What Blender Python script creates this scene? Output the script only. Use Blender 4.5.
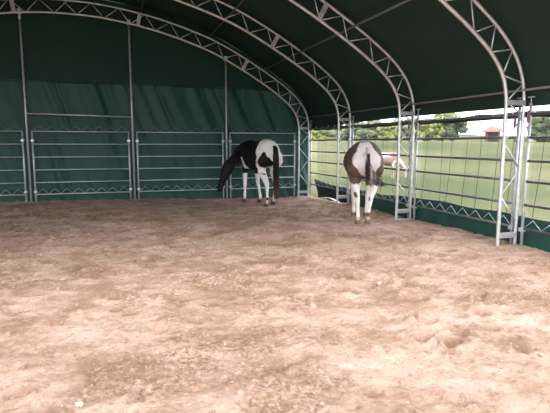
import bpy, bmesh, math, random
import numpy as np
from mathutils import Vector, Matrix
from mathutils import noise as mn
random.seed(4); rng=np.random.default_rng(7)
C=bpy.context.scene
for o in list(bpy.data.objects): bpy.data.objects.remove(o)

# ---------------------------------------------------------------- camera
F_PX=483.27; YAW=.322; PITCH=.131; ROLL=.002
Fw=Vector((math.sin(YAW)*math.cos(PITCH),math.cos(YAW)*math.cos(PITCH),-math.sin(PITCH)))
R0=Vector((math.cos(YAW),-math.sin(YAW),0)); U0=R0.cross(Fw)
Rr=R0*math.cos(ROLL)+U0*math.sin(ROLL); Ur=U0*math.cos(ROLL)-R0*math.sin(ROLL)
cd=bpy.data.cameras.new('camera'); cam=bpy.data.objects.new('camera',cd); C.collection.objects.link(cam)
cd.sensor_width=36; cd.lens=36*F_PX/550; cd.clip_end=600
cam.matrix_world=Matrix(((Rr.x,Ur.x,-Fw.x,0),(Rr.y,Ur.y,-Fw.y,0),(Rr.z,Ur.z,-Fw.z,1.7),(0,0,0,1)))
C.camera=cam
# ---------------------------------------------------------------- world, exposure
w=bpy.data.worlds.new('World'); C.world=w; w.use_nodes=True
nt=w.node_tree; nt.nodes.clear()
wo=nt.nodes.new('ShaderNodeOutputWorld'); bg=nt.nodes.new('ShaderNodeBackground')
tc=nt.nodes.new('ShaderNodeTexCoord'); nz=nt.nodes.new('ShaderNodeTexNoise'); cr=nt.nodes.new('ShaderNodeValToRGB')
nz.inputs['Scale'].default_value=2.2; nz.inputs['Detail'].default_value=5
cr.color_ramp.elements[0].position=.35; cr.color_ramp.elements[0].color=(.78,.86,1,1)
cr.color_ramp.elements[1].position=.6; cr.color_ramp.elements[1].color=(1,.99,.98,1)
nt.links.new(tc.outputs['Generated'],nz.inputs['Vector']); nt.links.new(nz.outputs['Fac'],cr.inputs['Fac'])
nt.links.new(cr.outputs['Color'],bg.inputs['Color']); nt.links.new(bg.outputs[0],wo.inputs[0])
bg.inputs['Strength'].default_value=1.5
C.view_settings.view_transform='Standard'; C.view_settings.look='None'; C.view_settings.gamma=1
C.view_settings.use_curve_mapping=False
C.view_settings.exposure=1.76
# soft high sun through thin cloud, from behind the camera
sd=bpy.data.lights.new('sun','SUN'); sd.energy=1.5; sd.angle=math.radians(35); sd.color=(1,.95,.88)
so=bpy.data.objects.new('sun',sd); C.collection.objects.link(so)
so.rotation_euler=Vector((-.2,-.62,.76)).to_track_quat('Z','Y').to_euler()

# ---------------------------------------------------------------- materials
def mat(name,base,rough=.7,metal=0,noise=None,bump=None,spec=.5,trans=0):
    m=bpy.data.materials.new(name); m.use_nodes=True; n=m.node_tree; b=n.nodes['Principled BSDF']
    b.inputs['Base Color'].default_value=(*base,1); b.inputs['Roughness'].default_value=rough
    b.inputs['Metallic'].default_value=metal; b.inputs['Specular IOR Level'].default_value=spec
    t=n.nodes.new('ShaderNodeTexCoord')
    if noise:
        c2,sc,det=noise
        x=n.nodes.new('ShaderNodeTexNoise'); x.inputs['Scale'].default_value=sc; x.inputs['Detail'].default_value=det
        r=n.nodes.new('ShaderNodeValToRGB'); r.color_ramp.elements[0].position=.35; r.color_ramp.elements[1].position=.68
        r.color_ramp.elements[0].color=(*base,1); r.color_ramp.elements[1].color=(*c2,1)
        n.links.new(t.outputs['Object'],x.inputs['Vector']); n.links.new(x.outputs['Fac'],r.inputs['Fac']); n.links.new(r.outputs['Color'],b.inputs['Base Color'])
    if bump:
        sc,st=bump
        x=n.nodes.new('ShaderNodeTexNoise'); x.inputs['Scale'].default_value=sc; x.inputs['Detail'].default_value=6
        bp=n.nodes.new('ShaderNodeBump'); bp.inputs['Strength'].default_value=st; bp.inputs['Distance'].default_value=.03
        n.links.new(t.outputs['Object'],x.inputs['Vector']); n.links.new(x.outputs['Fac'],bp.inputs['Height']); n.links.new(bp.outputs['Normal'],b.inputs['Normal'])
    return m
M={}
M['steel']=mat('galvanised_steel',(.44,.46,.53),.42,.45,((.56,.58,.65),14,3))
M['rail']=mat('backlit_rail_tube',(.085,.09,.105),.5,.4,((.14,.145,.16),9,3))  # silver rails given a dark colour to imitate their backlit silhouette
M['arch_steel']=mat('galvanised_arch_tube',(.47,.475,.49),.34,.6,((.64,.64,.65),9,3))
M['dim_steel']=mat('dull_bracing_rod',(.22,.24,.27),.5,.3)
M['dull']=mat('weathered_pipe',(.16,.16,.16),.55,.4)
M['rust']=mat('rusty_iron',(.16,.085,.05),.8,.2,((.26,.15,.085),30,4))
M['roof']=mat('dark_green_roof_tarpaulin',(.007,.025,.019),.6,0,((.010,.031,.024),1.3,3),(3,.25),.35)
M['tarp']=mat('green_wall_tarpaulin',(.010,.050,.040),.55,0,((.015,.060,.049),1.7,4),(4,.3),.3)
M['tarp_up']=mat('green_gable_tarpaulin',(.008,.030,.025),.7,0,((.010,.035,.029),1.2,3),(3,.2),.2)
M['low']=mat('green_side_tarpaulin',(.008,.052,.040),.5,0,((.011,.066,.05),2,3),(5,.3),.4)
M['blackgreen']=mat('rolled_black_curtain',(.006,.012,.011),.6,0,None,(12,.6))
M['hook']=mat('white_hook',(.75,.75,.73),.5)
M['white']=mat('skylit_ground_white',(.8,.8,.8),.7)  # white that imitates sky-lit ground outside the corner bay
M['stone']=mat('pale_stone',(.42,.34,.28),.9,0,((.33,.25,.19),22,4),(30,.5))
M['clod']=mat('brown_clod',(.24,.14,.085),.95,0,((.33,.2,.13),25,4),(30,.6))
M['hoof']=mat('dark_hoof',(.06,.045,.035),.6)
M['hoof_pale']=mat('brown_hoof',(.17,.115,.09),.6)
M['eye']=mat('dark_eye',(.01,.008,.006),.12)
M['redroof']=mat('red_sheet_roof',(.55,.07,.06),.6,0,((.62,.11,.1),2,2))
M['shedwall']=mat('dark_timber_wall',(.13,.10,.09),.8)
M['opening']=mat('dark_doorway_board',(.03,.025,.025),.9)
M['bark']=mat('tree_bark',(.10,.07,.05),.9)
M['leaf1']=mat('tree_leaves_yellow_green',(.11,.14,.04),.9,0,((.19,.21,.07),2.2,6),(5,1))
M['leaf2']=mat('tree_leaves_dark_green',(.04,.055,.028),.9,0,((.08,.10,.05),2.2,6),(5,1))
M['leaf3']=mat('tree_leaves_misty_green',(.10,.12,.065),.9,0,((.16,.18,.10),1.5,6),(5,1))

def soil():
    m=bpy.data.materials.new('sandy_riding_ground'); m.use_nodes=True; n=m.node_tree; b=n.nodes['Principled BSDF']
    t=n.nodes.new('ShaderNodeTexCoord')
    def N(sc,det,ro=.6):
        x=n.nodes.new('ShaderNodeTexNoise'); x.inputs['Scale'].default_value=sc; x.inputs['Detail'].default_value=det; x.inputs['Roughness'].default_value=ro
        n.links.new(t.outputs['Object'],x.inputs['Vector']); return x
    def ramp(x,p0,c0,p1,c1):
        r=n.nodes.new('ShaderNodeValToRGB'); r.color_ramp.elements[0].position=p0; r.color_ramp.elements[1].position=p1
        r.color_ramp.elements[0].color=(*c0,1); r.color_ramp.elements[1].color=(*c1,1); n.links.new(x,r.inputs['Fac']); return r
    def mix(f,a,bb):
        x=n.nodes.new('ShaderNodeMix'); x.data_type='RGBA'; n.links.new(f,x.inputs[0])
        for s,v in ((6,a),(7,bb)):
            if isinstance(v,tuple): x.inputs[s].default_value=(*v,1)
            else: n.links.new(v,x.inputs[s])
        return x.outputs[2]
    def mul(a,b_):
        x=n.nodes.new('ShaderNodeMath'); x.operation='MULTIPLY'; x.use_clamp=True; n.links.new(a,x.inputs[0])
        if isinstance(b_,float): x.inputs[1].default_value=b_
        else: n.links.new(b_,x.inputs[1])
        return x.outputs[0]
    big=ramp(N(1.5,9,.76).outputs['Fac'],.41,(.44,.28,.20),.59,(.70,.495,.405))     # moist and dry patches
    ra=n.nodes.new('ShaderNodeAttribute'); ra.attribute_name='rough'
    gran=ramp(N(21,9,.84).outputs['Fac'],.42,(1,1,1),.56,(.1,.1,.1))
    c=mix(mul(ra.outputs['Fac'],gran.outputs['Color']),big.outputs['Color'],(.27,.16,.10))
    fine=ramp(N(15,10,.86).outputs['Fac'],.36,(.9,.9,.9),.48,(0,0,0))
    c=mix(fine.outputs['Color'],c,(.27,.155,.105))
    at=n.nodes.new('ShaderNodeAttribute'); at.attribute_name='print_dark'
    c=mix(at.outputs['Fac'],c,(.27,.16,.105))
    sp=ramp(N(30,5,.75).outputs['Fac'],.60,(0,0,0),.66,(.8,.8,.8))
    c=mix(sp.outputs['Color'],c,(.80,.66,.57))
    n.links.new(c,b.inputs['Base Color']); b.inputs['Roughness'].default_value=.95; b.inputs['Specular IOR Level'].default_value=.15
    bp=n.nodes.new('ShaderNodeBump'); bp.inputs['Strength'].default_value=1; bp.inputs['Distance'].default_value=.09
    n.links.new(N(11,12,.8).outputs['Fac'],bp.inputs['Height']); n.links.new(bp.outputs['Normal'],b.inputs['Normal'])
    return m
M['soil']=soil()
M['grass']=mat('meadow_grass',(.050,.064,.022),.95,0,((.125,.120,.060),.09,9),(6,.5),.1)
def net_mat():
    m=bpy.data.materials.new('windbreak_netting'); m.use_nodes=True; n=m.node_tree; b=n.nodes['Principled BSDF']; out=n.nodes['Material Output']
    b.inputs['Base Color'].default_value=(.22,.24,.23,1); b.inputs['Roughness'].default_value=.8
    tr=n.nodes.new('ShaderNodeBsdfTransparent'); mx=n.nodes.new('ShaderNodeMixShader')
    t=n.nodes.new('ShaderNodeTexCoord'); mp=n.nodes.new('ShaderNodeMapping'); mp.inputs['Scale'].default_value=(1,2.2,.12)
    x=n.nodes.new('ShaderNodeTexNoise'); x.inputs['Scale'].default_value=3; x.inputs['Detail'].default_value=4
    r=n.nodes.new('ShaderNodeMapRange'); r.inputs['From Min'].default_value=.35; r.inputs['From Max'].default_value=.7
    r.inputs['To Min'].default_value=.14; r.inputs['To Max'].default_value=.34
    n.links.new(t.outputs['Object'],mp.inputs['Vector']); n.links.new(mp.outputs[0],x.inputs['Vector']); n.links.new(x.outputs['Fac'],r.inputs['Value'])
    n.links.new(r.outputs[0],mx.inputs[0]); n.links.new(tr.outputs[0],mx.inputs[1]); n.links.new(b.outputs[0],mx.inputs[2]); n.links.new(mx.outputs[0],out.inputs[0])
    return m
M['net']=net_mat()
M['seam']=mat('net_seam_webbing',(.06,.08,.06),.8)

# ---------------------------------------------------------------- helpers
def link(name,me,m=None,parent=None,smooth=True):
    if m: me.materials.append(m)
    if smooth:
        me.polygons.foreach_set('use_smooth',[True]*len(me.polygons))
    o=bpy.data.objects.new(name,me); C.collection.objects.link(o)
    if parent: o.parent=parent
    return o
def obj(name,bm,m,parent=None,smooth=True):
    bmesh.ops.recalc_face_normals(bm,faces=bm.faces)
    me=bpy.data.meshes.new(name); bm.to_mesh(me); bm.free(); return link(name,me,m,parent,smooth)
def tag(o,label,cat,group=None,kind=None):
    o['label']=label; o['category']=cat
    if group:o['group']=group
    if kind:o['kind']=kind
    return o
def empty(name,loc=(0,0,0),rz=0):
    o=bpy.data.objects.new(name,None); C.collection.objects.link(o); o.location=loc; o.rotation_euler=(0,0,rz); o.empty_display_size=.2; return o
def struct(o): o['kind']='structure'; return o
def copy_tree(o,parent=None):
    c=o.copy(); C.collection.objects.link(c); c.parent=parent
    for ch in list(o.children): copy_tree(ch,c)
    return c
def frames(pts):
    T=[]
    for i in range(len(pts)):
        a=pts[max(i-1,0)];b=pts[min(i+1,len(pts)-1)]; T.append((b-a).normalized())
    return T
def tube(bm,pts,rad,seg=10,up=None,cap=True,dome=False):
    """rad: float | list of float | list of (side, up)"""
    pts=[Vector(p) for p in pts]
    if not isinstance(rad,(list,tuple)): rad=[rad]*len(pts)
    rad=[(r,r) if not isinstance(r,(list,tuple)) else r for r in rad]
    if dome:
        T=frames(pts); r=min(rad[0]); q=min(rad[-1])
        pts=[pts[0]-T[0]*r*.7]+pts+[pts[-1]+T[-1]*q*.7]
        rad=[(rad[0][0]*.5,rad[0][1]*.5)]+rad+[(rad[-1][0]*.5,rad[-1][1]*.5)]
    T=frames(pts); rings=[]
    up=Vector(up) if up else None; s=None
    for p,t,(a,b) in zip(pts,T,rad):
        if up is not None: s=t.cross(up).normalized()
        else:
            if s is None: s=t.cross(Vector((0,0,1)) if abs(t.z)<.9 else Vector((0,1,0))).normalized()
            s=(s-t*s.dot(t)).normalized()
        u=s.cross(t).normalized()
        rings.append([bm.verts.new(p+s*a*math.cos(2*math.pi*k/seg)+u*b*math.sin(2*math.pi*k/seg)) for k in range(seg)])
    for A,B in zip(rings,rings[1:]):
        for k in range(seg): bm.faces.new((A[k],A[(k+1)%seg],B[(k+1)%seg],B[k]))
    if cap: bm.faces.new(rings[0][::-1]); bm.faces.new(rings[-1])
    return bm
def box(bm,c,s,rot=None):
    g=bmesh.ops.create_cube(bm,size=1)['verts']
    mt=Matrix.Translation(Vector(c))@(rot if rot else Matrix.Identity(4))@Matrix.Diagonal((*s,1))
    bmesh.ops.transform(bm,matrix=mt,verts=g); return bm
def cyl(pts,r,seg=10): return tube(bmesh.new(),pts,r,seg)
def grid(name,P,m,parent=None,smooth=True):
    """P: array (a,b,3)"""
    a,b=P.shape[:2]; me=bpy.data.meshes.new(name)
    idx=np.arange(a*b).reshape(a,b)
    f=np.stack([idx[:-1,:-1],idx[1:,:-1],idx[1:,1:],idx[:-1,1:]],-1).reshape(-1,4)
    me.from_pydata(P.reshape(-1,3).tolist(),[],f.tolist()); me.update()
    return link(name,me,m,parent,smooth)
def vnoise(X,Y,seed=0):
    r=np.random.default_rng(seed); T=r.random((256,256))
    xi=np.floor(X).astype(int); yi=np.floor(Y).astype(int); fx=X-xi; fy=Y-yi
    fx=fx*fx*(3-2*fx); fy=fy*fy*(3-2*fy); g=lambda i,j:T[i%256,j%256]
    return (g(xi,yi)*(1-fx)+g(xi+1,yi)*fx)*(1-fy)+(g(xi,yi+1)*(1-fx)+g(xi+1,yi+1)*fx)*fy-.5
def sst(a,b,x): t=np.clip((x-a)/(b-a),0,1); return t*t*(3-2*t)

Y1=15.216; S=3.0; XI=5.914; XC=-1.1; XO=6.27
def base_h(X,Y):
    return -.15*sst(-2.3,6,X)*sst(11.2,15.2,Y)
# ---------------------------------------------------------------- floor (sand) as real relief
xs=np.concatenate([np.linspace(-16,-7.1,40),np.arange(-7,6.5,.042),[6.5]])
ys=[-6,-4,-2,0,1,1.6]; y=2.1
while y<15.55: ys.append(y); y+=.02+.0035*y*.9
ys.append(15.6); ys=np.array(ys)
GX,GY=np.meshgrid(xs,ys,indexing='ij')
def relief(GX,GY):
    Z=base_h(GX,GY)
    Z=Z+.05*vnoise(GX*.5,GY*.5,1)+.03*vnoise(GX*1.3+9,GY*1.3,2)+.022*vnoise(GX*3.1,GY*3.1,3)+.018*vnoise(GX*7+GY*2,GY*7-GX*2,4)+.026*vnoise(GX*15-GY*5,GY*15+GX*5,5)
    rough=sst(-.02,.30,.45*vnoise(GX*.7+4,GY*.9,8)+.5*vnoise(GX*2.1,GY*2.3,11)+.5*vnoise(GX*5,GY*6,12))
    Z=Z+rough*(.04*vnoise(GX*9+3,GY*9,6)+.04*vnoise(GX*22,GY*22,7))
    return Z,rough
GZ,RG=relief(GX,GY); PRINT_DARK=np.zeros_like(GZ)
prints=[(2.65,3.27,.085,.12,1),(3.07,4.38,.12,.09,.9),(2.45,4.95,.12,.08,.9),(3.13,5.03,.07,.04,.5),(2.9,3.5,.09,.04,.4)]
for i in range(520):
    px=rng.uniform(-6,6); py=2.2+12.8*rng.random()**1.0
    prints.append((px,py,rng.uniform(.05,.085),rng.uniform(.02,.065),rng.uniform(.2,.8)))
for px,py,r,d,dm in prints:
    sx=np.searchsorted(xs,[px-4*r,px+4*r]); sy=np.searchsorted(ys,[py-4*r,py+4*r])
    a=slice(sx[0],sx[1]); b=slice(sy[0],sy[1])
    D=np.hypot(GX[a,b]-px,(GY[a,b]-py)*.9)/r
    GZ[a,b]+=-d*np.exp(-D**4)+d*.45*np.exp(-((D-1.45)/.35)**2)
    PRINT_DARK[a,b]=np.maximum(PRINT_DARK[a,b],dm*np.exp(-(D/1.15)**4))  # darker colour inside each hoofprint
GZ=np.where(GX>6.42,np.minimum(GZ,-.03),GZ)
fl=grid('floor',np.stack([GX,GY,GZ],-1),M['soil']); struct(fl)
at=fl.data.attributes.new('print_dark','FLOAT','POINT'); at.data.foreach_set('value',PRINT_DARK.reshape(-1).astype(np.float32))
at=fl.data.attributes.new('rough','FLOAT','POINT'); at.data.foreach_set('value',RG.reshape(-1).astype(np.float32))
def gz(x,y):
    i=min(max(np.searchsorted(xs,x),1),len(xs)-1); j=min(max(np.searchsorted(ys,y),1),len(ys)-1)
    return float(GZ[i-1:i+1,j-1:j+1].mean())
# meadow around
mx_=np.concatenate([np.linspace(-60,-10,12),np.linspace(-8,6.3,8),np.linspace(6.5,40,60),np.linspace(42,320,70)])
my_=np.concatenate([np.linspace(-60,14,40),np.linspace(15.7,60,50),np.linspace(63,330,60)])
A,B=np.meshgrid(mx_,my_,indexing='ij')
Dm=np.hypot(A-6,B-5)
MZ=-.16+.25*vnoise(A*.12,B*.12,20)*sst(8,30,Dm)+.03*vnoise(A*1.1,B*1.1,21)+2.05*sst(6,58,Dm)+2.5*sst(75,220,Dm)+9*sst(70,230,B)*sst(160,20,A)
inside=(A>-15.5)&(A<6.48)&(B<15.55)&(B>-5.8)
MZ=np.where(inside,-.45,MZ)
md=struct(grid('meadow_ground',np.stack([A,B,MZ],-1),M['grass']))
def mz(x,y):
    i=int(np.clip(np.searchsorted(mx_,x),1,len(mx_)-1)); j=int(np.clip(np.searchsorted(my_,y),1,len(my_)-1)); return float(MZ[i-1:i+1,j-1:j+1].min())

# ---------------------------------------------------------------- truss arches
half=[(-1.1,5.42),(-.3,5.395),(.6,5.28),(1.4,5.12),(2.2,4.90),(3.0,4.62),(3.8,4.23),(4.6,3.77),(5.15,3.41),(5.55,3.09),(5.80,2.77),(5.905,2.42),(XI,2.0),(XI,1.0),(XI,0)]
full=[(2*XC-x,z) for x,z in half[::-1]]+half[1:]
def catmull(P,n=8):
    out=[]; P=[Vector((p[0],0,p[1])) for p in P]
    for i in range(len(P)-1):
        p0=P[max(i-1,0)];p1=P[i];p2=P[i+1];p3=P[min(i+2,len(P)-1)]
        for k in range(n):
            t=k/n; out.append(.5*((2*p1)+(p2-p0)*t+(2*p0-5*p1+4*p2-p3)*t*t+(3*p1-p0-3*p2+p3)*t**3))
    out.append(P[-1]); return out
IN=catmull(full,8)
def offs(P,d):
    T=frames(P); return [p+Vector((-t.z,0,t.x))*d for p,t in zip(P,T)]
OUT=offs(IN,.355)
L=[0]
for a,b in zip(IN,IN[1:]): L.append(L[-1]+(b-a).length)
L=np.array(L)
def at_s(P,s):
    i=int(np.clip(np.searchsorted(L,s)-1,0,len(L)-2)); t=(s-L[i])/(L[i+1]-L[i]); return P[i].lerp(P[i+1],t)
TOT=L[-1]
def build_arch():
    r=empty('truss_arch')
    obj('inner_tube',cyl(IN,.031,12),M['arch_steel'],r); obj('outer_tube',cyl(OUT,.028,12),M['arch_steel'],r)
    # zigzag web
    nodes=[.42]; 
    while nodes[-1]<TOT/2-.1:
        s=nodes[-1]; z=at_s(IN,s).z
        step=.43 if z<2.0 else (.21 if z<3.35 else .36)
        nodes.append(s+step)
    k=len(nodes); nodes=nodes+[TOT-s for s in nodes[::-1]]
    for i in range(len(nodes)-1):
        s0,s1=nodes[i],nodes[i+1]
        if s1-s0<.05: continue
        side=(i if i<k else len(nodes)-2-i)%2
        a,b=((OUT,IN) if side==0 else (IN,OUT))
        if i>=k: a,b=b,a
        if 2.03<at_s(IN,(s0+s1)/2).z<2.2: pass
        obj('strut',cyl([at_s(a,s0),at_s(b,s1)],.012,6),M['arch_steel'],r)
    for sx in (-1,1):
        xm=(XI+XO)/2; xm=xm if sx>0 else 2*XC-xm
        for z,h in ((.20,.085),(2.34,.075)):
            bm=bmesh.new(); box(bm,(xm,0,z),(XO-XI-.02,.05,h)); bmesh.ops.bevel(bm,geom=bm.edges[:],offset=.006,segments=1)
            obj('tie_plate',bm,M['arch_steel'],r,False)
        bm=bmesh.new(); box(bm,(xm,0,.012),(XO-XI+.14,.10,.02)); obj('base_plate',bm,M['steel'],r,False)
    for d in (1.95,5.3,-1.3,-5.3):
        s=TOT/2+d
        a=at_s(IN,s);b=at_s(OUT,s); c=(a+b)/2; v=(b-a)
        ang=math.atan2(v.x,v.z)
        bm=bmesh.new(); box(bm,c,(.10,.05,v.length-.02),Matrix.Rotation(ang,4,'Y')); obj('joint_plate',bm,M['arch_steel'],r,False)
    return r
arch=build_arch()
ARL=['pale steel lattice arch standing in the corner against the green end wall','steel lattice arch nearest the brown and white horse, left of that horse\'s rump',
 'steel lattice arch just right of the brown and white horse','large near steel lattice arch with rusty latches, right of the red-roofed shed',
 'steel lattice arch carrying the front edge of the tent roof']
for k in range(5):
    a=arch if k==0 else copy_tree(arch)
    y=Y1-S*k; a.location=(0,y,base_h(XI,y) if k==0 else 0)
    tag(a,ARL[k],'truss arch','lattice arches of the tent')
YF=Y1-4*S-.15
# purlins
PUR=offs(IN,.30)
def pur_z(x): 
    q=[p for p in PUR if p.z>2.2]; return float(np.interp(x,[p.x for p in q],[p.z for p in q]))
for X,Z,r,nm in ((6.235,2.54,.022,'low horizontal pipe running along the right eave under the roof tarpaulin'),(4.73,pur_z(4.73),.022,'dark roof pipe crossing the arches halfway up the right slope'),
                 (2.98,pur_z(2.98),.022,'dark roof pipe crossing the arches high on the right slope'),(.95,pur_z(.95),.022,'dark roof pipe crossing the arches close to the ridge'),(-3.2,pur_z(-3.2),.022,'dark roof pipe crossing the arches left of the ridge')):
    bm=cyl([(X,YF,Z+(.0 if True else 0)),(X,Y1+.2,Z)],r,10)
    o=obj('roof_purlin',bm,M['dull']); tag(o,nm,'roof pipe','lengthwise roof pipes')
# ---------------------------------------------------------------- roof
OUTR=offs(IN,.44)
def roof():
    prof=[p for p in OUTR if p.z>2.46]
    # resample
    P=np.array([(p.x,p.z) for p in prof]); 
    P=np.vstack([[2*XC-6.40,2.33],P,[6.40,2.33]])
    d=np.r_[0,np.cumsum(np.hypot(*np.diff(P,axis=0).T))]; u=np.linspace(0,d[-1],170)
    px=np.interp(u,d,P[:,0]); pz=np.interp(u,d,P[:,1])
    tx=np.gradient(px); tz=np.gradient(pz); l=np.hypot(tx,tz); nx=-tz/l; nz_=tx/l
    yy=np.linspace(YF,Y1+.30,130)
    U,Yv=np.meshgrid(np.arange(170),yy,indexing='ij')
    ph=((Y1-Yv)/S)%1; sag=-.03*np.sin(np.pi*ph)**2*np.sin(np.pi*np.clip(u[U]/d[-1],0,1))**.3
    sag=sag+.035*vnoise(U*.11+3,Yv*.35,31)*np.sin(np.pi*ph)
    lo=np.exp(-((d[-1]-u[U])/1.3)**2)
    sag=sag+lo*np.sin(np.pi*ph)*.05*vnoise(u[U]*3.2+Yv*.5,Yv*.6,33)
    X=px[U]+nx[U]*sag; Z=pz[U]+nz_[U]*sag
    # eave height varies: lower at the far end
    e=np.clip((2.46-Z)/.13,0,1)*(px[U]>0)
    yp=np.array([3,5.8,6.9,9.3,10.2,12.4,13.5,15.5]); ez=np.array([2.28,2.285,2.29,2.29,2.285,2.25,2.19,2.12])
    Z=Z*(1-e)+e*np.interp(Yv,yp,ez)
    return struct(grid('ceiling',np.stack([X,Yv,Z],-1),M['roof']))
roof()
# ---------------------------------------------------------------- back wall
def outer_z(X):
    P=[(p.x,p.z) for p in OUTR]; return np.interp(X,[a for a,b in P],[b for a,b in P])
X=np.linspace(2*XC-6.36,6.36,260); V=np.linspace(0,1,40)
Xg,Vg=np.meshgrid(X,V,indexing='ij'); zt=outer_z(Xg)+.02; Z=2.2+(np.maximum(zt,2.25)-2.2)*Vg
Yg=Y1+.30+.03*vnoise(Xg*.8,Z*.8,40)
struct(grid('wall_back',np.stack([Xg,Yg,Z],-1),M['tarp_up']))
def curtain(name,x0,x1,z0,z1,seed,m,amp=.05):
    X=np.linspace(x0,x1,int((x1-x0)/.025)); Zv=np.linspace(0,1,90); Xg,Vg=np.meshgrid(X,Zv,indexing='ij')
    zb=-.22; Z=zb+(z1+.03*np.sin(Xg*2.1)-zb)*Vg
    # tension folds running diagonally from the posts plus small vertical gathers at the hem seam
    dsk=Xg+.35*Z+.25*vnoise(Xg*.5,Z*.6,seed)
    n1=vnoise(dsk*3.3,Z*.35,seed+1); n2=vnoise(dsk*5.5,Z*.7+5,seed+2); n3=vnoise(Xg*9,Z*.8,seed+3)
    fold=amp*(1.6*(np.abs(n1)-.12)+.7*n2)+.018*n3*sst(2.0,3.3,Z)
    fold=fold+.03*np.exp(-((Z-.30-.06*np.sin(Xg*1.9))/.05)**2)   # slack roll of cloth near the bottom
    Yc=Y1+.235-fold*1.0
    return grid(name,np.stack([Xg,Yc,Z],-1),m)
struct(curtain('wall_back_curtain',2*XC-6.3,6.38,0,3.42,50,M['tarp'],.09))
bm=cyl([(2*XC-5.6,Y1+.17,3.40),(5.6,Y1+.17,3.40)],.006,6)
struct(obj('trim_1',bm,M['tarp_up']))

# ---------------------------------------------------------------- back poles and crossbar
px_=[-2.267,.583,3.446]; pl=['steel pole at the left end of the crossbar','tall pole rising to the arch at the right end of the crossbar','tall pole rising to the arch behind the black and white horse\'s head']
for x,lb in zip(px_,pl):
    zt=float(np.interp(x,[p.x for p in IN],[p.z for p in IN]))
    r=empty('support_pole',(x,Y1,0)); tag(r,'slim '+lb,'support pole','upright poles of the end wall')
    obj('pole_tube',cyl([(0,0,gz(x,Y1)-.02),(0,0,zt-.04)],.026,10),M['steel'],r)
    bm=bmesh.new(); box(bm,(0,0,zt-.125),(.09,.09,.14)); bmesh.ops.bevel(bm,geom=bm.edges[:],offset=.012,segments=2); obj('top_clamp',bm,M['arch_steel'],r,False)
    bm=cyl([(0,0,zt-.34),(0,0,zt-.16)],.036,10); obj('sleeve',bm,M['rust'] if x>-1 else M['steel'],r)
r=obj('crossbar',cyl([(px_[0]+.03,Y1-.02,2.50),(px_[1]-.03,Y1-.02,2.45)],.022,8),M['steel'])
tag(r,'horizontal steel pipe fixed between two tall poles above the fence panel','crossbar')
# ---------------------------------------------------------------- fence panels
def panel(width,rails,post_top,zig,foot0,foot1,mats=('steel','steel'),pins=False):
    """runs along local +x from 0 to width; upright posts at both ends"""
    r=empty('fence_panel')
    for x,f in ((0,foot0),(width,foot1)):
        obj('post',cyl([(x,0,f-.03),(x,0,post_top)],.024,10),M[mats[0]],r)
        for z in (.3,1.75):
            bm=bmesh.new(); box(bm,(x,-.005,z),(.085,.075,.06)); bmesh.ops.bevel(bm,geom=bm.edges[:],offset=.008,segments=1); obj('clamp',bm,M[mats[0]],r,False)
        if pins:
            p=obj('pin',cyl([(x,0,post_top-.02),(x,0,post_top+.09)],.009,6),M['steel'],r)
            bm=bmesh.new(); box(bm,(x,0,post_top+.095),(.11,.03,.018)); obj('pin_handle',bm,M['steel'],p,False)
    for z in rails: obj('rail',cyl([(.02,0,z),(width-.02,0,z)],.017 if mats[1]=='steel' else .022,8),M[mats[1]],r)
    for z in zig:
        n=int(round(width/.34)); bm=bmesh.new()
        for i in range(n):
            a=.03+(width-.06)*i/n; c=.03+(width-.06)*(i+1)/n; m_=(a+c)/2
            tube(bm,[(a,0,z+.015),(m_,0,z+.155)],.005,5); tube(bm,[(m_,0,z+.155),(c,0,z+.015)],.005,5)
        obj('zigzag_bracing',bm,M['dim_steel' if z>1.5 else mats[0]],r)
    return r
BR=[.22,.56,.92,1.285,1.65,2.01]
bp=[(-5.0,px_[0]-.125,'tubular steel fence panel cut off by the left edge of the photo'),(px_[0]+.125,px_[1]-.12,'tubular steel fence panel below the crossbar on the green end wall'),
    (px_[1]+.12,px_[2]-.12,'tubular steel fence panel between the crossbar and the black and white horse'),(px_[2]+.12,5.76,'tubular steel fence panel behind the black and white horse')]
for x0,x1,lb in bp:
    p=panel(x1-x0,BR,2.03,[.22,2.01],gz(x0,Y1),gz(x1,Y1)); p.location=(x0,Y1-.0,0); tag(p,lb,'fence panel','fence panels')
RR=[.32,.71,1.09,1.42,1.79,2.16]
rl=['tubular steel fence panel in the far corner bay over the sagging tarpaulin','tubular steel fence panel to the right of the brown and white horse','tubular steel fence panel in front of the meadow and red-roofed shed','nearest tubular steel fence panel cut off by the right edge of the photo']
for k in range(4):
    ya=Y1-S*k-.11; yb=Y1-S*(k+1)+.11
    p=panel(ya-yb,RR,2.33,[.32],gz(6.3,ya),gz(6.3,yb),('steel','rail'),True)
    p.location=(6.30,ya,0); p.rotation_euler=(0,0,-math.pi/2); tag(p,rl[k],'fence panel','fence panels')
for k in (2,3):
    for dy,z in ((.13,2.06),(-.13,2.14)):
        y=Y1-S*k+dy; bm=bmesh.new()
        tube(bm,[(6.245,y,z-.12),(6.235,y,z-.04),(6.25,y,z+.08)],[.014,.024,.016],7)
        o=obj('latch',bm,M['rust']); w_='further' if dy>0 else 'nearer'
        tag(o,f'rusty latch on the {w_} panel post of '+('the large near arch' if k==3 else 'the arch right of the brown horse'),'latch','rusty latches')

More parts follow.
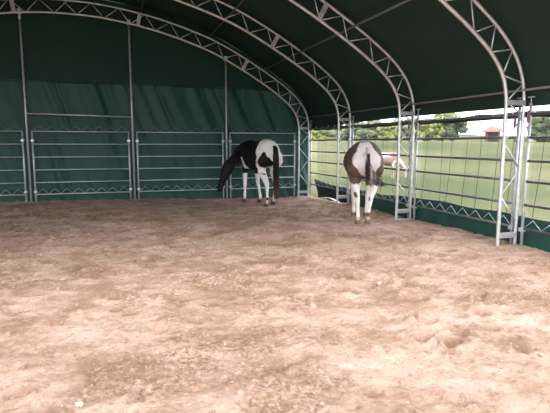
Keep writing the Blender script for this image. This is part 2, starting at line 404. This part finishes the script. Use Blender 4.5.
# ---------------------------------------------------------------- curtain roll, nets, lower tarpaulin
r=empty('rolled_curtain',(6.44,0,0)); tag(r,'long black rolled-up curtain hung along the open side just under the roof edge','rolled curtain')
pts=[];y=Y1-.1
while y>3.4: pts.append((.006*math.sin(y*2.1),y,2.16+.008*math.sin(y*2.1)+.006*math.sin(y*5.3))); y-=.12
obj('roll',tube(bmesh.new(),pts,[.056+.006*math.sin(i*.9) for i in range(len(pts))],10),M['blackgreen'],r)
y=Y1-.4
while y>4.4:
    bm=bmesh.new(); tube(bm,[(-.055,y,2.24),(-.075,y,2.20),(-.072,y,2.15)],.011,6); obj('hook',bm,M['hook'],r); y-=.46
nl=['pale see-through windbreak net over the far corner bay','pale see-through windbreak net over the bay beside the brown and white horse','pale see-through windbreak net over the bay in front of the red-roofed shed','pale see-through windbreak net at the right edge of the photo']
for k in range(4):
    ya=Y1-S*k-.05; yb=Y1-S*(k+1)+.05; n=70
    Yv,Zv=np.meshgrid(np.linspace(ya,yb,n),np.linspace(.12,2.085,24),indexing='ij')
    Xv=(6.56 if k==0 else 6.46)+.03*vnoise(Yv*3+Zv*.8,Zv*.4,60+k)
    o=empty('windbreak_net'); tag(o,nl[k],'net','windbreak nets')
    grid('netting',np.stack([Xv,Yv,Zv],-1),M['net'],o)
    rr=random.Random(k)
    yy=ya-.25
    while yy>yb+.1 and k>0:
        d=rr.uniform(.0,.16) if k<3 else rr.uniform(.1,.3)
        obj('seam_cord',cyl([(6.445,yy,2.08),(6.44,yy+d*.3,1.3),(6.445,yy+d,.5)],.0045,5),M['seam'],o); yy-=rr.uniform(.3,.5)
# low green tarpaulin
Yv,Vv=np.meshgrid(np.linspace(12.25,3.3,300),np.linspace(0,1,16),indexing='ij')
top=np.interp(Yv,[3.3,5.7,7,9.06,10.06,11.2,12.3],[.50,.50,.50,.50,.44,.41,.42])+.012*np.sin(Yv*4)
Zv=-.12+(top+.12)*Vv; Xv=6.40+.05*vnoise(Yv*2.2+Vv,Vv*2,70)
struct(grid('wall_right',np.stack([Xv,Yv,Zv],-1),M['low']))
nU,nV=40,18
Uv,Vv=np.meshgrid(np.linspace(0,1,nU),np.linspace(0,1,nV),indexing='ij')
c00=np.array([15.12,.49]); c10=np.array([12.3,.42]); c01=np.array([14.7,-.09]); c11=np.array([12.3,-.12])
Q=(1-Uv)[...,None]*((1-Vv)[...,None]*c00+Vv[...,None]*c01)+Uv[...,None]*((1-Vv)[...,None]*c10+Vv[...,None]*c11)
Zq=Q[...,1]-.05*np.sin(np.pi*Uv)*(1-Vv)+.10*np.sin(np.pi*np.clip(Uv*1.1,0,1))*Vv*.9
Xq=6.43+.05*vnoise(Uv*3+Vv*3,Vv*2,77)+.02*np.sin(Uv*9+Vv*5)*Vv
o=grid('loose_tarpaulin',np.stack([Xq,Q[...,0],Zq],-1),M['blackgreen']); tag(o,'dark loose tarpaulin corner sagging in the far corner bay','tarpaulin')
# mirrored low wall on the unseen left side
Yv,Vv=np.meshgrid(np.linspace(15.4,3.3,60),np.linspace(0,1,6),indexing='ij')
struct(grid('wall_left',np.stack([2*XC-6.40+0*Yv,Yv,-.12+.6*Vv],-1),M['low']))
# white strip added to imitate bright sky-lit ground behind the loose corner
Xs,Ys=np.meshgrid(np.linspace(6.55,7.0,6),np.linspace(14.6,12.9,14),indexing='ij')
o=grid('bright_ground_strip',np.stack([Xs,Ys,-.13+.05*sst(6.5,7,Xs)+.03*np.sin(Ys*5)+.05],-1),M['white']); tag(o,'white strip painted as sky-lit ground outside the far corner bay','bright ground')

# ---------------------------------------------------------------- stones and clods
def rock(r,seed,m,loc,name,label,cat,group):
    bm=bmesh.new(); bmesh.ops.create_icosphere(bm,subdivisions=2,radius=r)
    for v in bm.verts:
        n=mn.noise(v.co/r*1.1+Vector((seed*3.1,seed,0))); v.co*=1+.45*n; v.co.z*=.62; v.co.x*=1.15
    o=obj(name,bm,M[m],None,False); o.location=loc; o.rotation_euler=(0,0,seed*1.3); tag(o,label,cat,group); return o
st=[(1.10,7.59,.034,'small pale stone lying in the middle of the sandy ground'),(-.27,3.21,.026,'pale stone at the bottom left of the sandy ground'),(3.0,5.0,.036,'pale stone beside the hoofprints right of the middle'),
    (.62,5.35,.028,'tiny pale stone left of the middle hoofprints'),(-1.6,6.3,.03,'pale stone on the far left part of the ground'),(2.0,8.4,.03,'pale stone halfway back towards the brown and white horse')]
for i,(x,y,r,lb) in enumerate(st): rock(r,i+1,'stone',(x,y,gz(x,y)+r*.3),'stone',lb,'stone','pale stones on the ground')
verts=[];faces=[]
bm=bmesh.new(); bmesh.ops.create_icosphere(bm,subdivisions=1,radius=1); bv=[v.co.copy() for v in bm.verts]; bf=[[v.index for v in f.verts] for f in bm.faces]; bm.free()
for i in range(5200):
    x=rng.uniform(-5,6); y=2.3+10*rng.random()**1.7; r=rng.uniform(.006,.02)*(1.5 if rng.random()<.08 else 1)
    if x>4.2 and (y>8.3 or x>5.6): continue
    i_=min(np.searchsorted(xs,x),len(xs)-1); j_=min(np.searchsorted(ys,y),len(ys)-1)
    if RG[i_,j_]<rng.uniform(-.15,.9): continue
    z=gz(x,y); k=len(verts); s=Vector((rng.uniform(.7,1.3),rng.uniform(.7,1.3),rng.uniform(.5,.9)))
    for v in bv: verts.append((x+v.x*r*s.x*rng.uniform(.8,1.2),y+v.y*r*s.y*rng.uniform(.8,1.2),z+r*.3+v.z*r*s.z))
    for f in bf: faces.append([k+j for j in f])
me=bpy.data.meshes.new('soil_crumbs'); me.from_pydata(verts,[],faces); me.update()
o=link('soil_crumbs',me,M['soil'],None,False); tag(o,'countless small crumbs of dry sandy soil scattered over the ground','soil crumbs',None,'stuff')

# ---------------------------------------------------------------- horses
def coat_mat(name):
    m=bpy.data.materials.new(name); m.use_nodes=True; n=m.node_tree; b=n.nodes['Principled BSDF']
    a=n.nodes.new('ShaderNodeAttribute'); a.attribute_name='coat'; n.links.new(a.outputs['Color'],b.inputs['Base Color'])
    b.inputs['Roughness'].default_value=.62; b.inputs['Specular IOR Level'].default_value=.25
    t=n.nodes.new('ShaderNodeTexCoord'); x=n.nodes.new('ShaderNodeTexNoise'); x.inputs['Scale'].default_value=60
    bp=n.nodes.new('ShaderNodeBump'); bp.inputs['Strength'].default_value=.15; bp.inputs['Distance'].default_value=.01
    n.links.new(t.outputs['Object'],x.inputs['Vector']); n.links.new(x.outputs['Fac'],bp.inputs['Height']); n.links.new(bp.outputs['Normal'],b.inputs['Normal'])
    return m
def coat(me,fn,name='coat'):
    a=me.color_attributes.new(name,'FLOAT_COLOR','POINT')
    a.data.foreach_set('color',np.array([(*fn(v.co),1) for v in me.vertices],dtype=np.float32).reshape(-1))
def hair(bm,path,n,spread,r,seed,twist=1.0):
    """bundle of tapering locks that share one path"""
    rr=random.Random(seed)
    for i in range(n):
        a=rr.uniform(0,2*math.pi); q=rr.uniform(.2,1); end=rr.uniform(.82,1.0)
        pts=[]; rad=[]; m=int(max(3,len(path)*end))
        for j,(p,sp) in enumerate(zip(path[:m],spread[:m])):
            t=j/(len(path)-1); aa=a+twist*t*.6
            pts.append(Vector(p)+Vector((math.cos(aa)*sp*q,math.sin(aa)*sp*q,0))+Vector((rr.uniform(-1,1),rr.uniform(-1,1),0))*.008); rad.append(r*(1-.75*max(0,t-.35)/.65))
        tube(bm,pts,rad,5)
def dense(pts,n=5):
    P=[Vector(p) for p in pts]; out=[]
    for i in range(len(P)-1):
        p0=P[max(i-1,0)];p1=P[i];p2=P[i+1];p3=P[min(i+2,len(P)-1)]
        for k in range(n):
            t=k/n; out.append(.5*((2*p1)+(p2-p0)*t+(2*p0-5*p1+4*p2-p3)*t*t+(3*p1-p0-3*p2+p3)*t**3))
    out.append(P[-1]); return out
def horse(name,neck,head,ear_base,hindL,hindR,foreL,foreR,belly,coatfn,cmat,tail,tailfn,mane_col,fat=1.0,eye_at=None,vox=.02):
    bm=bmesh.new()
    T=[(-.80,1.30,.09,.08),(-.74,1.28,.23,.20),(-.62,1.26,.31,.275),(-.42,1.25,.345,.305*fat),(-.18,1.22,.345,.325*fat),(.08,1.17,.365,.35*fat),(.30,1.17,.375,.34*fat),(.50,1.21,.375,.28),(.66,1.20,.33,.235),(.78,1.17,.23,.18)]
    pts=[(x,0,z) for x,z,h,w_ in T]; rad=[(w_,h) for x,z,h,w_ in T]
    def R(rad_,n=4):
        out=[]
        for i in range(len(rad_)-1):
            for k in range(n):
                t=k/n; out.append(tuple(rad_[i][q]*(1-t)+rad_[i+1][q]*t for q in (0,1)))
        out.append(tuple(rad_[-1])); return out
    tube(bm,dense(pts,4),R(rad),24,(0,0,1),dome=True)
    tube(bm,[(.55,0,1.42),(.40,0,1.44),(.22,0,1.41)],[(.09,.12),(.10,.13),(.10,.11)],16,(0,0,1),dome=True)   # withers
    for s in (-1,1):
        tube(bm,[(-.70,s*.12,1.22),(-.58,s*.17,1.05),(-.45,s*.19,.95)],[(.11,.15),(.135,.20),(.11,.16)],16,(0,1,0),dome=True)  # buttock
        tube(bm,[(.62,s*.12,1.28),(.55,s*.15,1.10),(.47,s*.16,.95)],[.13,.15,.10],14,dome=True)                                # shoulder
    tube(bm,dense([p for p,a,b in neck],4),R([(a,b) for p,a,b in neck]),18,(0,1,0) if False else None,dome=True) if False else None
    nk=[Vector(p) for p,a,b in neck]; tube(bm,dense(nk,4),R([(a,b) for p,a,b in neck]),18,(0,.0,1) if abs((nk[-1]-nk[0]).normalized().z)<.85 else (1,0,0),dome=True)
    hd=[Vector(p) for p,a,b in head]; tube(bm,dense(hd,4),R([(a,b) for p,a,b in head]),16,(1,0,.35),dome=True)
    for s in (-1,1):
        e=Vector(ear_base)+Vector((0,s*.055,0)); dv=(hd[0]-hd[-1]).normalized()
        tube(bm,[e-dv*.03,e+dv*.05,e+dv*.11+Vector((0,s*.02,0)),e+dv*.17+Vector((0,s*.02,0))],[(.03,.025),(.038,.022),(.028,.018),(.012,.012)],10,dome=True)
    feet=[]
    for ch,rd in ((hindL,None),(hindR,None),(foreL,1),(foreR,1)):
        rads=[(.15,.15),(.125,.14),(.085,.10),(.052,.068),(.034,.042),(.042,.046),(.038,.042)] if rd is None else [(.11,.12),(.085,.09),(.062,.066),(.048,.05),(.032,.037),(.04,.044),(.037,.04)]
        tube(bm,dense(ch,4),R(rads),14,None,dome=True); feet.append(Vector(ch[-1]))
    bmesh.ops.recalc_face_normals(bm,faces=bm.faces)
    me=bpy.data.meshes.new('tmp'); bm.to_mesh(me); bm.free()
    t=bpy.data.objects.new('tmp',me); C.collection.objects.link(t)
    r=t.modifiers.new('r','REMESH'); r.mode='VOXEL'; r.voxel_size=vox
    s=t.modifiers.new('s','SMOOTH'); s.factor=.5; s.iterations=4
    dg=bpy.context.evaluated_depsgraph_get(); me2=bpy.data.meshes.new_from_object(t.evaluated_get(dg)); bpy.data.objects.remove(t)
    me2.name=name; coat(me2,coatfn); me2.materials.clear(); body=link(name,me2,cmat)
    for f in feet:
        b=bmesh.new(); tube(b,[(f.x+.035,f.y,.0),(f.x+.02,f.y,.045),(f.x,f.y,.085)],[(.064,.064),(.056,.056),(.044,.044)],12,(1,0,0)); obj('hoof',b,M['hoof' if name=='horse' and vox==.0201 else 'hoof_pale'],body)
    # tail
    b=bmesh.new(); path,spread,n,r_=tail; hair(b,dense(path,4),n,np.interp(np.linspace(0,1,(len(path)-1)*4+1),np.linspace(0,1,len(spread)),spread),r_,3)
    bmesh.ops.recalc_face_normals(b,faces=b.faces); me=bpy.data.meshes.new('tail'); b.to_mesh(me); b.free(); coat(me,tailfn); link('tail',me,cmat,body)
    # mane: locks falling from the crest
    b=bmesh.new(); rr=random.Random(5); cr_=dense(nk,6); ra=R([(a,b_) for p,a,b_ in neck],6)
    for i in range(2,len(cr_)):
        for k in range(3):
            p=cr_[i]; t_=(cr_[min(i+1,len(cr_)-1)]-cr_[i-1]).normalized(); up=Vector((0,0,1))-t_*t_.z
            if up.length<.1: up=Vector((1,0,0))
            up.normalize(); top=p+up*(ra[i][1]*.93); sd_=mane_side
            q1=top+Vector((0,sd_*.05,.01)); q2=top+Vector((rr.uniform(-.02,.02),sd_*(ra[i][0]+.03),-.08)); q3=top+Vector((rr.uniform(-.03,.03),sd_*(ra[i][0]+.035),-.24-rr.uniform(0,.06)))
            tube(b,[top-up*.02,q1,q2,q3],[.014,.016,.014,.004],5)
    me=bpy.data.meshes.new('mane'); bmesh.ops.recalc_face_normals(b,faces=b.faces); b.to_mesh(me); b.free(); coat(me,lambda c:mane_col); link('mane',me,cmat,body)
    if eye_at:
        for e in eye_at:
            b=bmesh.new(); bmesh.ops.create_uvsphere(b,u_segments=10,v_segments=8,radius=.022); bmesh.ops.translate(b,vec=e,verts=b.verts); obj('eye',b,M['eye'],body)
    return body
mane_side=1
def nz3(c,s,o=0): return mn.noise(Vector((c.x*s+o,c.y*s,c.z*s)))
WH=(.78,.74,.70); PK=(.62,.45,.38); BK=(.006,.005,.006); BR_=(.115,.075,.058); DB=(.03,.02,.017)
def hind(s,dx=0,dy=0,lift=0):
    return [(-.50,s*.17,1.18),(-.42,s*.20,.97),(-.52+dx*.3,s*.19,.76),(-.66+dx*.6,s*.18+dy*.5,.54),(-.64+dx*.85,s*.18+dy*.8,.32),(-.62+dx,s*.18+dy,.14),(-.585+dx,s*.18+dy,.075)]
def fore(s,dx=0,dy=0):
    return [(.52,s*.15,1.08),(.47,s*.17,.90),(.48+dx*.3,s*.17,.70),(.48+dx*.5,s*.165+dy*.5,.47),(.47+dx*.8,s*.165+dy*.8,.30),(.46+dx,s*.165+dy,.14),(.49+dx,s*.165+dy,.075)]
# --- black and white horse
def coat1(c):
    n=nz3(c,4)*.06+nz3(c,14,3)*.02
    leg=c.z<.80 and (c.x<-.25 or .3<c.x<.62)
    if c.x<-.2 and c.z<.80:
        if nz3(c,6,8)>.42: return BK
        return WH if c.z>.16 else PK
    if .1<c.x<.62 and c.z<.72+n: return WH if c.z>.12 else PK
    # black patch on the near buttock
    if c.y>-.02 and ((c.x+.69)/.11)**2+((c.z-1.06)/.23)**2<1+n*4: return BK
    if c.x<-.42+n+(.12 if c.y>0 else 0)*(c.z-1.2): return WH
    # white streak behind the shoulder
    if c.y>.05 and abs(c.x-.36-(c.z-1.0)*.45)<.10+n*.5 and .86<c.z<1.14: return WH
    return BK
def tail1(c):
    if c.z>1.30: return BK
    t=min(max((.75-c.z)/.6,0),1); a=BK; b=(.16,.065,.035); return tuple(a[i]*(1-t)+b[i]*t for i in range(3))
h1=horse('horse',neck=[((.50,0,1.24),.20,.33),((.70,.06,1.20),.17,.29),((.86,.14,1.13),.12,.19),((.94,.21,1.06),.085,.12)],
  head=[((.98,.29,1.07),.11,.11),((1.02,.39,.91),.17,.17),((1.05,.47,.76),.155,.155),((1.09,.56,.54),.10,.10),((1.12,.62,.38),.09,.09),((1.13,.65,.28),.08,.08)],
  ear_base=(.96,.22,1.16),hindL=hind(1,-.10,-.02),hindR=hind(-1,.24,-.06),foreL=fore(1,.05),foreR=fore(-1,-.22,.0),belly=0,coatfn=coat1,cmat=coat_mat('black_and_white_coat'),
  tail=([(-.80,0,1.42),(-.90,.02,1.36),(-.95,.04,1.15),(-.96,.05,.85),(-.95,.04,.5),(-.93,.02,.14)],[.02,.04,.06,.075,.08,.055],46,.022),tailfn=tail1,mane_col=BK,eye_at=[(1.03,.595,.86),(1.19,.40,.86)],vox=.0201)
h1.location=(3.99,13.42,-.05); h1.rotation_euler=(0,0,math.radians(90+12)); h1.scale=(1.09,1.09,1.165)
tag(h1,'black and white horse with lowered head standing by the green end wall','horse','horses in the tent')
# --- brown and white horse, seen from behind
def coat2(c):
    n=nz3(c,4)*.07+nz3(c,15,3)*.02
    if c.z<.86 and c.x<-.2:
        if c.z<.14: return PK
        if nz3(c,5,2)>.30: return BR_
        return WH if c.z<.80+n else BR_
    if c.x>.25 and c.z<.65: return WH
    w=.03+.24*min(max((1.60-c.z)/.33,0),1)
    if c.z<1.15: w*=max(0,1-(1.15-c.z)*3.2)
    if c.x<-.36+n*.6 and abs(c.y)<w+n and c.z<1.63: return (.74,.69,.68)
    return tuple(b*(1+.35*nz3(c,9)) for b in BR_)
def tail2(c):
    k=nz3(Vector((c.x,c.y*6,c.z*.4)),4,1)
    k2=mn.noise(Vector((c.x*9,c.y*34,c.z*1.5)))
    if c.z>1.36: return (.60,.55,.52)
    return (.36,.31,.29) if k2>.22 else DB
h2=horse('horse',neck=[((.50,0,1.24),.19,.32),((.74,0,1.20),.14,.25),((.95,.0,1.10),.11,.19),((1.12,0,.98),.095,.14)],
  head=[((1.12,0,.98),.085,.12),((1.21,0,.85),.09,.14),((1.27,0,.68),.075,.115),((1.33,0,.5),.058,.08),((1.37,0,.36),.056,.07),((1.39,0,.28),.048,.055)],
  ear_base=(1.12,0,1.06),hindL=hind(1,0,-.06),hindR=hind(-1,.05,.10),foreL=fore(1,.0,-.03),foreR=fore(-1,-.05,.03),belly=0,coatfn=coat2,cmat=coat_mat('brown_and_white_coat'),
  tail=([(-.82,0,1.46),(-.92,-.02,1.37),(-.96,-.02,1.18),(-.98,-.06,1.0),(-1.0,-.15,.86),(-1.02,-.30,.74)],[.012,.018,.04,.09,.14,.14],90,.011),tailfn=tail2,mane_col=DB,fat=1.15,eye_at=[(1.2,.085,.86),(1.2,-.085,.86)],vox=.02)
h2.location=(5.26,9.60,.0); h2.rotation_euler=(0,0,math.radians(90-24)); h2.scale=(1.07,1.07,1.10)
tag(h2,'brown and white horse seen from behind, standing beside the open side','horse','horses in the tent')
# --- pony grazing outside
def coat3(c):
    if c.z<.7: return (.38,.31,.27)
    return (.24,.17,.15) if (nz3(c,2.2,5)>.05) else (.62,.54,.54)
h3=horse('pony',neck=[((.50,0,1.24),.19,.30),((.74,0,1.12),.14,.24),((.95,.0,.96),.11,.18),((1.10,0,.80),.095,.14)],
  head=[((1.10,0,.80),.085,.12),((1.19,0,.68),.09,.14),((1.25,0,.52),.075,.115),((1.30,0,.36),.058,.08),((1.33,0,.22),.056,.07),((1.34,0,.14),.048,.055)],
  ear_base=(1.10,0,.88),hindL=hind(1,0,0),hindR=hind(-1,.05),foreL=fore(1),foreR=fore(-1,.08),belly=0,coatfn=coat3,cmat=coat_mat('pinkish_white_coat'),
  tail=([(-.80,0,1.42),(-.90,0,1.34),(-.95,0,1.1),(-.94,0,.8),(-.92,0,.45)],[.02,.04,.06,.06,.05],24,.02),tailfn=lambda c:(.5,.42,.38),mane_col=(.3,.18,.12),fat=1.1,vox=.03)
px,py=11.9,19.6
h3.location=(px,py,mz(px,py)); h3.rotation_euler=(0,0,math.radians(-28)); h3.scale=(.70,.70,.80)
tag(h3,'small pinkish white and brown pony grazing on the meadow outside the net','pony')

# ---------------------------------------------------------------- background: shed and trees
def cam_at(pxx,d):     # world position on the ground seen at picture column pxx, d metres away
    v=(Fw*F_PX+Rr*(pxx-275)); v.z=0; v.normalize(); return v*d
p=cam_at(488,62); r=empty('shed',(p.x,p.y,mz(p.x,p.y)+.0),math.radians(-38)); tag(r,'small dark shed with a red pitched roof standing far out on the meadow','shed')
zb=.0
bm=bmesh.new(); box(bm,(0,0,.6),(1.5,1.5,1.2)); obj('wall',bm,M['shedwall'],r,False)
bm=bmesh.new(); box(bm,(0,-.77,.5),(1.0,.05,.95)); obj('doorway',bm,M['opening'],r,False)
bm=bmesh.new()
va=[bm.verts.new(v) for v in ((-1.35,-1.2,1.15),(1.35,-1.2,1.15),(1.35,1.2,1.15),(-1.35,1.2,1.15),(-.3,0,1.75),(.3,0,1.75))]
for f in ((0,1,5,4),(1,2,5),(2,3,4,5),(3,0,4),(3,2,1,0)): bm.faces.new([va[i] for i in f])
obj('roof',bm,M['redroof'],r,False)
def tree(pxx,d,w_,h,m,label,seed):
    p=cam_at(pxx,d); r=empty('tree',(p.x,p.y,mz(p.x,p.y))); tag(r,label,'tree','trees beyond the meadow')
    obj('trunk',tube(bmesh.new(),[(0,0,-.2),(.1,0,h*.3),(0,.1,h*.6)],[w_*.05,w_*.04,w_*.02],8),M['bark'],r)
    bm=bmesh.new(); rr=random.Random(seed)
    for i in range(46):
        a=rr.uniform(0,6.28); q=rr.uniform(0,.42)*w_; zz=h*rr.uniform(.12,.88); s=w_*rr.uniform(.08,.15)
        f=1-.5*max(0,zz/h-.5); g=bmesh.ops.create_icosphere(bm,subdivisions=3,radius=s)['verts']
        for v in g:
            v.co*=1+.5*mn.noise(v.co/s*2.6+Vector((i,seed,0)))+.4*mn.noise(v.co/s*7+Vector((i,seed,3))); v.co+=Vector((math.cos(a)*q*f,math.sin(a)*q*f,zz))
    obj('crown',bm,M[m],r)
for i,a in enumerate([(449,66,3.3,3.0,'leaf2','dark rounded tree just left of the red-roofed shed'),
  (439,82,5.6,5.0,'leaf1','tall yellow green tree behind the dark rounded tree'),(421,68,3.4,3.1,'leaf1','yellow green bush beside the arch left of the dark rounded tree'),
  (396,95,5.4,4.4,'leaf3','misty green tree behind the arch right of the brown and white horse'),(370,102,5.0,4.2,'leaf3','misty green tree above the brown and white horse\'s rump'),
  (384,70,3.0,2.5,'leaf1','low yellow green bush on the meadow above the pony'),(358,74,3.2,2.9,'leaf3','low misty bush left of the brown and white horse\'s rump'),
  (408,76,3.0,2.6,'leaf3','low misty bush seen through the legs of the arch above the pony\'s head'),(318,84,3.6,2.0,'leaf1','low yellow green bush at the left of the far corner bay'),
  (350,108,5.2,4.4,'leaf2','darker tree left of the brown and white horse\'s rump'),(330,118,6.0,5.2,'leaf3','misty tree seen through the far corner bay'),
  (537,70,4.0,3.3,'leaf2','dark tree seen through the last bay at the right edge'),(574,82,5,4.0,'leaf3','misty tree outside the right edge of the photo')]):
    tree(*a,seed=i)
